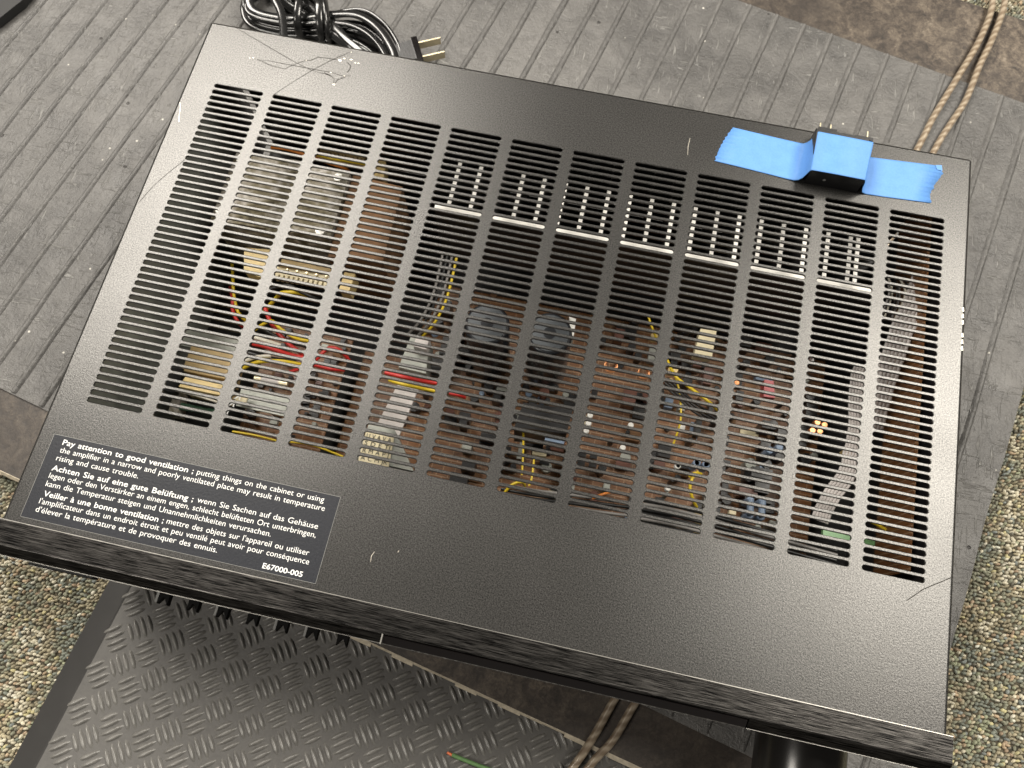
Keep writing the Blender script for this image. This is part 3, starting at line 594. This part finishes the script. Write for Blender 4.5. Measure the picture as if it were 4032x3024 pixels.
# green sleeves and wires at the lower right
box_part('green_resistor', 'green_lacquer', rect((0.3898,0.0855,0.0970), (0.4037,0.0857,0.0970), .0032), .003)
box_part('green_resistor', 'green_lacquer', rect((0.4112,0.0858,0.0970), (0.4164,0.0857,0.0970), .0032), .003)
wire('wire_yellow', [(0.4139,0.0982,0.0920), (0.4189,0.0968,0.0920), (0.4246,0.0947,0.0920), (0.4318,0.0955,0.0920), (0.4397,0.0963,0.0870)], .0010)
wire('wire_yellow', [(0.4259,0.1546,0.0820), (0.4304,0.1542,0.0820), (0.4348,0.1542,0.0820)], .0010)
box_part('ceramic_capacitor', 'cream_plastic', rect((0.4440,0.1527,0.0720), (0.4512,0.1527,0.0720), .003), .003)
box_part('bracket', 'ribbon_grey', [(0.4314,0.0824,0.0920), (0.4390,0.0824,0.0920), (0.4387,0.0735,0.0920), (0.4316,0.0736,0.0920)], .002)
# ribbon cables: strips side by side
def ribbon(path, w, n, par_name='ribbon_cable'):
    P = spline([Vector(p) for p in path], False, 6); mb = MB()
    for k in range(n):
        off = (k-(n-1)/2)*w/n; vs = []
        for i, p in enumerate(P):
            d = (P[min(i+1,len(P)-1)]-P[max(i-1,0)]).normalized(); sd = Vector((d.y,-d.x,0)).normalized(); wz = .0006*math.sin(i*1.3)
            for (a_, z_) in ((-.46,0),(-.2,.0005),(.2,.0005),(.46,0)): vs.append(tuple(p+sd*(off+a_*w/n)+Vector((0,0,z_+wz))))
        mb.add(vs, [(i*4+c, i*4+c+1, (i+1)*4+c+1, (i+1)*4+c) for i in range(len(P)-1) for c in range(3)], True)
    return mb.build(par_name, 'ribbon_grey', amp)
ribbon([(0.4302,0.2421,0.1020), (0.4260,0.2289,0.1070), (0.4212,0.2140,0.1120), (0.4162,0.2008,0.1120), (0.4141,0.1882,0.1100), (0.4130,0.1766,0.1040), (0.4128,0.1626,0.0970), (0.4145,0.1506,0.0870)], .0125, 6)
ribbon([(0.4081,0.1883,0.0820), (0.4063,0.1770,0.0820), (0.4040,0.1447,0.0920), (0.4007,0.1298,0.0970), (0.3991,0.1188,0.0970), (0.3914,0.1036,0.0970), (0.3889,0.0919,0.0920)], .0095, 6)
ribbon([(0.4370,0.2538,0.0920), (0.4403,0.2423,0.0920), (0.4375,0.2286,0.0920), (0.4349,0.1884,0.0870), (0.4286,0.1819,0.0820)], .006, 4)
for i in range(14):
    q = (0.4247,0.2479,0.1020); MB().tube([(q[0]-.016+.0022*i, .2350+.002*(i%3), T-.040), (q[0]-.015+.0022*i, .2250, T-.034-.002*(i%2)), (q[0]-.016+.0019*i, .212, T-.040)], .0007, 6).build('wire', ('wire_grey','wire_white','wire_black')[i%3], amp)
wire('wire_yellow', [(0.4273,0.2636,0.1020), (0.4304,0.2594,0.1070), (0.4370,0.2626,0.1020)], .0012); wire('wire_yellow', [(0.4249,0.2585,0.1020), (0.4281,0.2544,0.1070), (0.4364,0.2584,0.1020)], .0012)

# small solder-side components scattered on the boards
mb = {m: MB() for m in ('black_plastic','film_brown','cream_plastic','resistor_blue','copper_band','chassis_steel','relay_yellow')}
keys = list(mb); wts = [.62,.14,.015,.02,.11,.08,.015]
for k in range(330):
    x = rng.uniform(.152,.396); y = rng.uniform(.080,.205); m = keys[rng.choice(len(keys), p=wts)]
    if .19 < x < .26 and y > .15: continue
    if x < .175 and y < .098: continue
    if .262 < x < .296 and y < .165 and rng.random() < .6: continue
    if x < .19 and y < .115 and rng.random() < .7: continue
    hh = rng.uniform(.002,.016) if m in ('black_plastic','film_brown','chassis_steel') else rng.uniform(.001,.006)
    if rng.random() < .45: mb[m].cyl((x,y), rng.uniform(.0012,.0036), ZB, ZB+hh, 10, .0003)
    else:
        w_ = rng.uniform(.0012,.004); l_ = rng.uniform(.0015,.006)
        if rng.random() < .5: w_, l_ = l_, w_
        mb[m].box(x-w_,x+w_,y-l_,y+l_,ZB,ZB+hh)
for k in range(70):
    x = rng.uniform(.066,.110); y = rng.uniform(.076,.148); m = keys[rng.choice(len(keys), p=wts)]; w_ = rng.uniform(.0008,.0022); mb[m].box(x-w_,x+w_,y-w_,y+w_,ZB+.0197,ZB+.0197+rng.uniform(.001,.006))
for m in keys:
    o = mb[m].build('small_components', m, pcb); o['kind'] = 'stuff'

# --- warning label
LX0, LX1, LY0, LY1 = .0082, .1516, .0025, .0433
lab = MB().box(LX0, LX1, LY0, LY1, T+.00005, T+.00022).build('warning_label', 'label_film', amp)
t_ = .00016; zt_ = T+.00026
mb = MB()
for (x0,x1,y0,y1) in ((LX0,LX1,LY1-t_,LY1),(LX0,LX1,LY0,LY0+t_),(LX0,LX0+t_,LY0,LY1),(LX1-t_,LX1,LY0,LY1)): mb.add([(x0,y0,zt_),(x1,y0,zt_),(x1,y1,zt_),(x0,y1,zt_)],[(0,1,2,3)])
mb.build('label_border', 'label_border', lab)
def text(s, x0, x1, y, size, bold):
    c = bpy.data.curves.new('t','FONT'); c.body = s; c.size = size; c.offset = bold; c.resolution_u = 3; c.space_word = 1.25
    o = bpy.data.objects.new('t', c); COL.objects.link(o); bpy.context.view_layer.update()
    dg = bpy.context.evaluated_depsgraph_get(); me = bpy.data.meshes.new_from_object(o.evaluated_get(dg)); COL.objects.unlink(o); bpy.data.objects.remove(o)
    xs = [v.co.x for v in me.vertices]; k = (x1-x0)/(max(xs)-min(xs)); mn = min(xs)
    for v in me.vertices: v.co = ((v.co.x-mn)*k+x0, v.co.y+y, T+.00030)
    me.name = 'lettering'; me.materials.clear(); me.materials.append(MATS['label_ink']); o = bpy.data.objects.new('lettering', me); COL.objects.link(o); adopt(o, lab); return o
BS, RS = .0038, .0038
for a_ in [("Pay attention to good ventilation ;", .0140,.0800,.0390,BS,.00002), ("putting things on the cabinet or using", .0818,.1444,.0391,RS,-.00002),
           ("the amplifier in a narrow and poorly ventilated place may result in temperature", .0141,.1459,.0352,RS,-.00002),
           ("rising and cause trouble.", .0140,.0553,.0312,RS,-.00002),
           ("Achten Sie auf eine gute Belüftung ;", .0138,.0844,.0262,BS,.00002), ("wenn Sie Sachen auf das Gehäuse", .0864,.1452,.0265,RS,-.00002),
           ("legen oder den Verstärker an einem engen, schlecht belüfteten Ort unterbringen,", .0139,.1454,.0225,RS,-.00002),
           ("kann die Temperatur steigen und Unannehmlichkeiten verursachen.", .0140,.1250,.0185,RS,-.00002),
           ("Veiller à une bonne ventilation ;", .0148,.0743,.0138,BS,.00002), ("mettre des objets sur l'appareil ou utiliser", .0758,.1447,.0140,RS,-.00002),
           ("l'amplificateur dans un endroit étroit et peu ventilé peut avoir pour conséquence", .0142,.1459,.0101,RS,-.00002),
           ("d'élever la température et de provoquer des ennuis.", .0141,.1031,.0062,RS,-.00002),
           ("E67000-005", .1256,.1446,.0041,.0034,.00004)]: text(*a_)

for s_, f_ in LABEL_MARKS:
    p_ = Vector(PT[0][0]).lerp(Vector(PT[0][3]), f_+.12); q_ = Vector(PT[0][1]).lerp(Vector(PT[0][2]), f_+.12)
    o_ = text(s_, p_.x+.001, q_.x-.001, p_.y-.0012, .0034, 0.0); o_.data.materials[0] = MATS['soft_black']; o_.name = 'label_print'
    for v in o_.data.vertices: v.co.z = T-.0288
    o_.parent = None; adopt_loc = o_; o_.parent = lb; o_.location = -wl(lb)
# --- scratches and chips on the lid
def scratch(pts, w, mat, z=T+.00012):
    P = [Vector(p) for p in pts]; vs = []
    for i, p in enumerate(P):
        d = (P[min(i+1,len(P)-1)]-P[max(i-1,0)]).normalized(); e = Vector((-d.y,d.x,0))*w/2*random.uniform(.6,1.3); vs += [(p.x+e.x,p.y+e.y,z),(p.x-e.x,p.y-e.y,z)]
    MB().add(vs, [(2*i+1,2*i+3,2*i+2,2*i) for i in range(len(P)-1)]).build('scratch', mat, lid)
scratch([(0.0116,0.2951,0.1420), (0.0330,0.2866,0.1420), (0.0549,0.2779,0.1420), (0.0670,0.2741,0.1420), (0.0753,0.2733,0.1420), (0.0793,0.2726,0.1420)], .00022, 'scratch_dark')
scratch([(0.0857,0.2915,0.1420), (0.0762,0.2832,0.1420), (0.0671,0.2737,0.1420), (0.0585,0.2632,0.1420), (0.0509,0.2530,0.1420)], .00022, 'scratch_dark')
scratch([(0.0171,0.2027,0.1420), (0.0131,0.1962,0.1420), (0.0090,0.1889,0.1420), (0.0063,0.1836,0.1420), (0.0025,0.1730,0.1420)], .00018, 'scratch_dark')
scratch([(0.0347,0.2748,0.1420), (0.0431,0.2724,0.1420), (0.0520,0.2716,0.1420), (0.0566,0.2760,0.1420), (0.0620,0.2798,0.1420), (0.0645,0.2803,0.1420), (0.0682,0.2836,0.1420), (0.0748,0.2841,0.1420), (0.0803,0.2841,0.1420)], .00022, 'scratch_dark')
scratch([(0.0348,0.2745,0.1420), (0.0416,0.2752,0.1420), (0.0558,0.2750,0.1420), (0.0683,0.2750,0.1420), (0.0786,0.2750,0.1420), (0.0859,0.2740,0.1420), (0.0899,0.2752,0.1420)], .0002, 'scratch_dark')
scratch([(0.0746,0.2741,0.1420), (0.0793,0.2726,0.1420), (0.0814,0.2711,0.1420), (0.0820,0.2671,0.1420)], .0003, 'scratch_dark')
scratch([(0.0827,0.2685,0.1420), (0.0835,0.2712,0.1420), (0.0871,0.2736,0.1420)], .0003, 'scratch_dark')
scratch([(0.0853,0.2836,0.1420), (0.0880,0.2819,0.1420), (0.0882,0.2790,0.1420), (0.0872,0.2769,0.1420)], .0003, 'scratch_dark')
for (x_, y_, s_) in [((0.0811,0.2840,0.1420)[0],(0.0811,0.2840,0.1420)[1],.0011),((0.0831,0.2857,0.1420)[0],(0.0831,0.2857,0.1420)[1],.0007),((0.0871,0.2859,0.1420)[0],(0.0871,0.2859,0.1420)[1],.0009),((0.0900,0.2843,0.1420)[0],(0.0900,0.2843,0.1420)[1],.0006),((0.0918,0.2844,0.1420)[0],(0.0918,0.2844,0.1420)[1],.0006),((0.0822,0.2674,0.1420)[0],(0.0822,0.2674,0.1420)[1],.0007),((0.0784,0.2749,0.1420)[0],(0.0784,0.2749,0.1420)[1],.0005),((0.0323,0.2752,0.1420)[0],(0.0323,0.2752,0.1420)[1],.0006),((0.0304,0.2745,0.1420)[0],(0.0304,0.2745,0.1420)[1],.0004),((0.0864,0.2742,0.1420)[0],(0.0864,0.2742,0.1420)[1],.0004),((0.0857,0.2909,0.1420)[0],(0.0857,0.2909,0.1420)[1],.0004),((0.0623,0.2799,0.1420)[0],(0.0623,0.2799,0.1420)[1],.0004)]:
    k_ = 9; MB().add([(x_+s_*random.uniform(.4,1.1)*math.cos(2*math.pi*i/k_)*1.2, y_+s_*.7*random.uniform(.4,1.1)*math.sin(2*math.pi*i/k_), T+.00014) for i in range(k_)], [tuple(range(k_))]).build('paint_chip', 'scratch_bright', lid)
scratch([(0.0019,0.2375,0.1420), (0.0034,0.2341,0.1420), (0.0043,0.2300,0.1420), (0.0057,0.2253,0.1420)], .0003, 'scratch_bright')
for i in range(7):
    if i == 3: continue
    p = Vector((0.4342,0.2033,0.1420)).lerp(Vector((0.4345,0.1818,0.1420)), i/6); p.x -= .0010; MB().add([(p.x-.0006*random.random(),p.y-.0012,T+.0001),(p.x+.0006,p.y-.001,T+.0001),(p.x+.0004,p.y+.0012,T+.0001),(p.x-.0004,p.y+.0008,T+.0001)],[(0,1,2,3)]).build('paint_chip','scratch_bright',lid)
for pts in ([(0.1733,0.0173,0.1420), (0.1729,0.0200,0.1420), (0.1738,0.0222,0.1420)], [(0.1843,0.0242,0.1420), (0.1847,0.0251,0.1420)], [(0.2833,0.2641,0.1420), (0.2827,0.2695,0.1420), (0.2830,0.2752,0.1420)]): scratch(pts, .00022, 'scratch_bright')
for pts in ([(0.4141,0.0525,0.1420), (0.4213,0.0593,0.1420), (0.4334,0.0672,0.1420)],): scratch(pts, .0004, 'scratch_dark')

# ================================================================== TAPED COMPONENT
BH = .0122
cp = thing('relay_component', 'black plastic component with brass pins held down by the blue tape', 'component', (.36,.274,T))
MB().bbox(.3466, .3748, .2602, .2868, T+.0002, T+BH, .0003).build('component_body', 'black_plastic', cp)
MB().box(.3486, .3583, .2869, .2900, T+.002, T+.0098).build('end_tab', 'black_plastic', cp); MB().box(.3680, .3776, .2869, .2889, T+.002, T+.0098).build('end_tab', 'black_plastic', cp)
MB().box(.3584, .3679, .2869, .2874, T+.001, T+.0092).build('end_gap', 'grey_knob_side', cp)
k_ = 20; c_ = (.3556, .2601, T+.0058)
MB().add([(c_[0]+.00085*math.cos(2*math.pi*i/k_), c_[1], c_[2]+.00085*math.sin(2*math.pi*i/k_)) for i in range(k_)], [tuple(range(k_))]).build('moulded_dot', 'grey_knob_side', cp)
for x_ in (.3496, .3552, .3749): MB().box(x_-.0003, x_+.0003, .2890, .2935, T+.0080, T+.0086).build('pin', 'brass_pin', cp)

tp = thing('blue_tape_strip', 'strip of blue painters tape stretched over the black component', 'tape', (.36,.272,T))
st = [((.2980,.2634,.0003),(.3050,.2869,.0003)),((.3100,.2626,.0003),(.3160,.2862,.0003)),((.3250,.2615,.0003),(.3300,.2853,.0003)),((.3380,.2604,.0004),(.3420,.2846,.0004)),((.3412,.2601,.0007),(.3440,.2845,.0007)),((.3432,.2599,.0020),(.3452,.2846,.0018)),((.3446,.2597,.0048),(.3464,.2844,.0046)),((.3454,.2597,.0085),(.3470,.2843,.0085)),((.3461,.2598,.0118),(.3474,.2843,.0118)),((.3468,.2598,.0127),(.3480,.2843,.0127)),((.3600,.2598,.0128),(.3620,.2841,.0128)),((.3738,.2596,.0128),(.3762,.2838,.0128)),((.3745,.2596,.0124),(.3770,.2838,.0124)),((.3753,.2597,.0098),(.3774,.2838,.0098)),((.3760,.2598,.0050),(.3778,.2838,.0050)),((.3772,.2599,.0016),(.3786,.2838,.0016)),((.3795,.2601,.0004),(.3804,.2838,.0004)),((.3900,.2606,.0003),(.3920,.2846,.0003)),((.4030,.2614,.0003),(.4060,.2856,.0003)),((.4138,.2621,.0003),(.4182,.2864,.0003))]
nw = 26; vs = []; ns = len(st)
for i, (f_, b_) in enumerate(st):
    for j in range(nw+1):
        p = Vector(f_).lerp(Vector(b_), j/nw)
        if i == 0: p.x += .0006*mnoise.noise((j*.6,0,0))+.0004*(1 if (j*7)%3 else -1)*.6-.0011*math.sin(j/nw*3.1)
        if i == ns-1: p.x += .0013*mnoise.noise((j*.45,5,0))+(.0014*math.sin(max(0,j/nw-.55)*7) if j/nw > .55 else -.0022*math.sin(j/nw/.55*3.1)*.6)
        vs.append((p.x, p.y, T+p.z))
mb = MB(); mb.add(vs, [(i*(nw+1)+j+1, i*(nw+1)+j, (i+1)*(nw+1)+j, (i+1)*(nw+1)+j+1) for i in range(ns-1) for j in range(nw)], True)
o = mb.build('tape_film', 'blue_tape', tp)
m_ = o.modifiers.new('thickness', 'SOLIDIFY'); m_.thickness = .00013; m_.offset = 0
MB().add([(.4160,.2835,T+.0006),(.4188,.2832,T+.0008),(.4182,.2866,T+.0009),(.4150,.2862,T+.0006)], [(0,1,2,3)]).build('folded_corner', 'blue_tape', tp)

# ================================================================== CABLES
sc = thing('speaker_cable', 'clear twin speaker cable with copper strands running under the amplifier', 'cable', (.4,.2,MZ+.003))
zc = MZ+.0030
A_ = [(.512,.600),(.509,.5725),(.508,.5475),(.5076,.5379),(.5044,.523),(.4978,.5011),(.4874,.4743),(.4772,.449),(.4678,.4252),(.4589,.3979),(.435,.33),(.40,.22),(.355,.09),(.322,.010),(.3095,-.0166),(.3006,-.0405),(.2917,-.0596),(.27,-.10)]
B_ = [(.520,.600),(.5185,.574),(.5175,.5496),(.5163,.5398),(.5137,.5269),(.5078,.5051),(.5,.4806),(.4913,.4477),(.4811,.4239),(.4706,.398),(.448,.33),(.412,.22),(.367,.09),(.334,.010),(.3209,-.0175),(.3114,-.0406),(.3003,-.0578),(.279,-.10)]
for P_ in (A_, B_): MB().tube([(x, y, zc+(0 if y > .05 else -.001)) for x, y in P_], .0024, 14).build('conductor', 'clear_speaker_jacket', sc)

pc = thing('power_cord', 'black two-core power cord coiled and wrapped behind the amplifier', 'power cord', (.01,.41,MZ))
zip_ = []
for s_ in (-1, 1):
    for k in range(7):
        t = R(-90+30*k) if s_ > 0 else R(90+30*k)
        zip_.append((s_*.0013+.0017*math.cos(t), .0017*math.sin(t)))
def cord(pts, name='cord_loop', rot=0):
    c, s_ = math.cos(rot), math.sin(rot); pr = [(a*c-b*s_, a*s_+b*c) for a, b in zip_]
    return MB().tube(pts, 1, prof=pr).build(name, 'black_cord', pc)
def lp(dx, dy, z, rx, ex):   # one elongated turn of the coil
    cx, cy = .0+dx, .404+dy
    ctr = [(-.050-ex,.432),(-.0595-ex,.420),(-.0575-ex,.4075),(-.049,.3990-rx),(-.030,.3975-rx),(-.010,.3990-rx*.6),(.010,.4020),(.030,.4010+rx),(.047,.3950+rx),(.060,.3840+rx),(.068,.370+rx),(.060,.362),(.045,.372),(.030,.385-rx),(.010,.396),(-.012,.4065+rx),(-.030,.4160+rx),(-.040,.430)]
    return [(x+dx, y+dy, MZ+z+.002*math.sin(i*1.1)) for i, (x, y) in enumerate(ctr)]
for i, (dx, dy, z, rx, ex, rot) in enumerate(((0,0,.004,0,0,.4),(.002,.0035,.006,.002,.002,1.2),(.003,.0075,.008,.004,.0,.2),(-.001,.011,.011,.005,-.002,.9),(.004,.0135,.012,.007,.003,1.5),(.001,.003,.014,.001,-.004,.7),(.002,.009,.016,.004,-.002,.1))):
    cord(lp(dx, dy, z, rx, ex), rot=rot)
def wrap(cx, cy, ang, w, h, name='cord_wrap', tilt=0, rot=0):
    d = Vector((math.cos(ang), math.sin(ang), 0)); pts = []
    for k in range(14):
        t = 2*math.pi*k/14; pts.append(Vector((cx,cy,MZ+.0125))+d*(w*math.cos(t))+Vector((0,0,h*math.sin(t)))+Vector((d.y,-d.x,0))*tilt*math.sin(t+.6))
    MB().tube(pts, 1, prof=[(a*math.cos(rot)-b*math.sin(rot), a*math.sin(rot)+b*math.cos(rot)) for a, b in zip_], closed=True).build(name, 'black_cord', pc)
wrap(-.0095,.4095,R(98),.0165,.0125,rot=.3); wrap(.0045,.4095,R(112),.0185,.0135,rot=.1,tilt=.002); wrap(.0095,.4100,R(116),.0188,.0135,rot=1.1,tilt=.002)
cord([(-.040,.4350,MZ+.031),(-.0330,.4170,MZ+.030),(-.0255,.4052,MZ+.029),(-.0146,.3890,MZ+.028),(.000,.345,MZ+.030),(.006,.305,MZ+.034)], 'cord_lead', .2)
# plug
px, py, pz = .0835, .3935, MZ+.0085
ax = Vector((.88,.47,0)).normalized(); ay = Vector((-ax.y, ax.x, 0))
def obox(c, l, w_, z0, z1, taper=1.0):
    c = Vector((c[0], c[1], 0)); p = []
    for (a_, b_) in ((-1,-1),(1,-1),(1,1),(-1,1)):
        q = c+ax*(a_*l/2)+ay*(b_*w_/2*(1 if a_ > 0 else taper)); p.append((q.x,q.y))
    return MB().prism(p, z0, z1)
plug = obox((px-.010,py-.001), .018, .018, MZ+.002, MZ+.013, .8).build('plug', 'black_plastic', pc)
obox((px+.0008,py+.0022), .0045, .0225, MZ+.0008, MZ+.0155).build('plug_face', 'gloss_black', plug)
for i in range(7): obox((px-.0165+.0021*i,py-.0032+.0007*i), .0009, .0182, MZ+.0128, MZ+.0135).build('grip_rib', 'black_plastic', plug)
for s_ in (1,-1):
    c = Vector((px,py,0))+ax*.0105+ay*(s_*.0066)+Vector((0,.003,0)); obox((c.x,c.y), .0185, .0010, MZ+.006, MZ+.0125).build('prong', 'brass_pin', plug)

# small debris
o = MB().tube([(.2230,-.0684,.0082),(.2300,-.0694,.0085),(.2456,-.0712,.0085),(.262,-.0715,.008)], .0012, 8).build('green_strip', 'leaf_green'); tag(o, 'thin green pointed strip with an orange tip on the tread mat', 'strip')
MB().tube([(.2200,-.0678,.0080),(.2232,-.0686,.0083)], .0008, 8).build('orange_tip', 'tip_orange', o)
